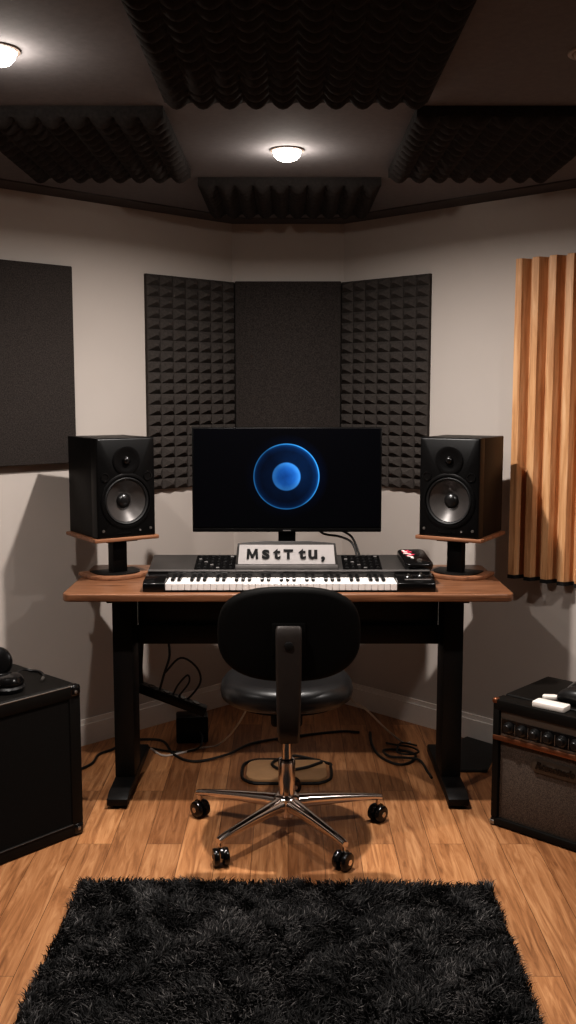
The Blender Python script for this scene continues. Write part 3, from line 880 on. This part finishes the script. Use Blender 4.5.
# things lying on the amplifier
bx = thing('white_box', 'long flat white box lying on the amplifier top near its front edge', 'box', (.832, 3.068, AH), math.radians(-40))
MB().prism(rrect(.11, .05, .006), .0, .018).build('box_body', M['white_paper'], bx, bevel=.003)
hb = thing('white_clip', 'small white forked plastic clip lying behind the long white box on the amplifier', 'clip', (.868, 3.160, AH), math.radians(-8))
heart = [(0, -.014), (.03, -.012), (.036, .0), (.030, .014), (.012, .008), (.0, .016), (-.034, .014), (-.040, .0), (-.034, -.012)]
MB().prism(heart, 0, .013).build('clip_body', M['white_paper'], hb, bevel=.003)
pc = thing('folded_pouch', 'black folded pouch lying on the amplifier at the right edge', 'pouch', (.938, 3.115, AH), math.radians(-50))
rings = []
for x, w, h in ((-.07, .028, .018), (-.055, .048, .038), (-.02, .056, .055), (.03, .055, .060), (.07, .045, .05), (.085, .03, .03)):
    rings.append([(x, y, max(0.0, z + h / 2)) for y, z in sellipse(w, h / 2, 2.6, 20)])
MB().loft(rings).build('pouch_body', M['leather'], pc, angle=60)
MB().tube([(-.06, .0, .025), (-.02, .02, .066), (.04, .015, .070), (.075, 0, .045)], .005).build('strap', M['steel'], pc)

# ------------------------------------------------------------------ under the desk
cr = thing('power_strip', 'black power strip hanging aslant under the desk beside the left leg', 'power strip', (-.44, 3.70, .262), 0)
m = Matrix.Rotation(math.radians(21), 4, 'Y')
MB().box((0, 0, 0), (.27, .045, .036), m).build('strip_body', M['black_plastic'], cr, bevel=.004)
for i in range(4):
    MB().lathe([(.015, 0), (.015, .003), (0, .003)], 18, m @ Matrix.Translation((-.09 + i * .06, 0, .018))).build('socket', M['gloss_black'], cr)
MB().tube([(-.12, .0, .045), (-.125, .01, .12), (-.12, .02, .22), (-.12, .03, .254)], .012).build('hanger', M['black_metal'], cr)
MB().tube([(-.05, 0, .03), (-.03, 0, .10), (-.01, .01, .17), (-.02, .02, .254)], .0045).build('power_cord', M['cable'], cr)
MB().tube([(.0, 0, .012), (.02, .02, .05), (.055, .03, .085), (.06, .03, .055), (.02, .01, .005)], .0035).build('thin_cord', M['cable'], cr)
MB().tube([(-.03, 0, .10), (.03, .02, .155), (.09, .02, .12), (.105, .02, .06), (.06, .01, .0), (.03, 0, -.004)], .004).build('looped_cord', M['cable'], cr)
pw = thing('power_adapter', 'black power adapter box on the floor under the desk below the power strip', 'power adapter', (-.395, 3.985, 0), .12)
MB().box((0, 0, .055), (.13, .09, .11)).build('adapter_body', M['black_plastic'], pw, bevel=.008)
MB().tube([(.03, -.045, .05), (.04, -.075, .03), (.02, -.12, .006), (-.06, -.15, .005), (-.17, -.09, .005), (-.24, -.02, .005)], .004).build('cord', M['cable'], pw)

def cable(name, label, pts, r, mat='cable', group=None):
    o = MB().tube(pts, r, 8, 8).build(name, M[mat])
    tag(o, label, 'cable', group)
cable('pale_cable', 'thin pale grey cable slanting down to the floor behind the chair, left of it', [(-.05, 3.665, .49), (-.10, 3.68, .36), (-.164, 3.72, .205), (-.225, 3.80, .09), (-.288, 3.90, .006), (-.36, 3.87, .0045), (-.48, 3.79, .0045), (-.55, 3.87, .0045)], .004, 'pale_cable')
cable('pale_cable', 'thin pale grey cable slanting down to the floor behind the chair, right of it', [(.19, 3.665, .49), (.205, 3.68, .38), (.235, 3.70, .27), (.301, 3.73, .21), (.39, 3.84, .095), (.47, 3.935, .006), (.50, 3.94, .0045)], .004, 'pale_cable')
cable('floor_cable', 'black cable winding across the floor behind the chair from the left desk leg', [(-.70, 4.00, .006), (-.66, 3.97, .006), (-.52, 3.96, .006), (-.45, 3.80, .006), (-.36, 3.725, .006), (-.24, 3.78, .0125), (-.14, 3.93, .006), (.06, 4.02, .006), (.22, 4.07, .006), (.30, 4.06, .006)], .005)
cable('floor_cable', 'tangled black cable looped on the floor in front of the right desk leg', [(.345, 4.06, .006), (.34, 3.92, .006), (.36, 3.78, .006), (.42, 3.695, .006), (.475, 3.72, .006), (.50, 3.80, .006), (.44, 3.85, .006), (.38, 3.83, .012), (.40, 3.76, .012), (.50, 3.72, .016), (.525, 3.62, .006), (.532, 3.56, .006)], .005)
cable('floor_cable', 'thin black cable bundled on the floor beside the tangled one near the right leg', [(.40, 3.93, .006), (.44, 3.88, .015), (.49, 3.86, .015), (.515, 3.80, .017), (.47, 3.77, .017), (.43, 3.80, .017), (.455, 3.88, .024), (.52, 3.90, .006)], .004)
cable('floor_cable', 'short black cable curving out from behind the left speaker cabinet to the desk leg', [(-.80, 3.62, .006), (-.755, 3.70, .006), (-.745, 3.80, .006), (-.70, 3.86, .006), (-.68, 3.92, .006)], .005)

fp = thing('foot_board', 'flat tan board with rounded corners on the floor behind the chair base', 'board', (-.005, 3.625, 0), 0)
MB().prism(rrect(.30, .20, .05), 0, .014).build('board', M['tan'], fp, bevel=.004)
lp = [(x * 1.06, y * 1.06, .006) for x, y in rrect(.315, .225, .07, 3)]
cable('looped_cable', 'black cable looped around the tan board on the floor behind the chair', [(-.005 + x, 3.625 + y, z) for x, y, z in lp[2:] + lp[:2]] + [(.02, 3.745, .0205), (-.06, 3.67, .0205), (-.02, 3.60, .0205), (.06, 3.62, .0205), (.13, 3.68, .0205)], .0055)

bg = thing('floor_mat', 'flat black rubber mat on the floor between the right desk leg and the amplifier', 'mat', (.73, 3.80, 0), 0)  # no real mat: black patch added in place of floor shadow
MB().prism([(-.085, -.175), (.02, -.178), (.12, .08), (.01, .195), (-.085, .10)], 0, .012).build('mat_body', M['rubber'], bg, bevel=.003)  # thin black sheet added in place of shade on the floor

# ------------------------------------------------------------------ lights
def lamp(name, loc, power, size=.09, spread=150, col=(1, .94, .89)):
    li = bpy.data.lights.new(name, 'AREA')
    li.shape = 'DISK'; li.size = size; li.energy = power; li.color = col
    li.spread = math.radians(spread)
    o = bpy.data.objects.new(name, li); COL.objects.link(o); o.location = loc
    return o
lamp('downlight_center_light', (-.003, 3.175, CEIL - .037), 26, .05, 170)
lamp('downlight_left_light', (-.634, 2.272, CEIL - .037), 13, .05)
lamp('downlight_far_left_light', (-1.30, 2.25, CEIL - .009), 4)  # lamp added out of view on the left, no fixture built
lamp('downlight_far_right_light', (1.30, 2.25, CEIL - .009), 12)  # unseen lamp added beyond the right side, also without a fixture
for x, y in ((-.003, 3.175), (-.634, 2.272)):     # soft spill of the domed lenses onto the ceiling round them
    li = bpy.data.lights.new('downlight_spill', 'POINT'); li.energy = 1.7; li.color = (1, .92, .84); li.shadow_soft_size = .012
    o = bpy.data.objects.new('downlight_spill', li); COL.objects.link(o); o.location = (x, y, CEIL - .065)

w = bpy.data.worlds.new('World'); scene.world = w; w.use_nodes = True
w.node_tree.nodes['Background'].inputs[0].default_value = (.9, .8, .7, 1)
w.node_tree.nodes['Background'].inputs[1].default_value = .02

# ------------------------------------------------------------------ camera
cam = bpy.data.cameras.new('camera'); co = bpy.data.objects.new('camera', cam); COL.objects.link(co)
co.location = (0, 0, 1.42)
co.rotation_euler = (PI / 2 - math.atan(.119), 0, 0)
cam.sensor_fit = 'AUTO'; cam.sensor_width = 36
cam.lens = 1000 / 1024 * 36
cam.clip_start = .05
scene.camera = co

scene.view_settings.view_transform = 'Standard'
scene.view_settings.look = 'Medium High Contrast'
scene.view_settings.exposure = .22
scene.cycles.use_denoising = True
scene.cycles.max_bounces = 8
scene.cycles.diffuse_bounces = 5
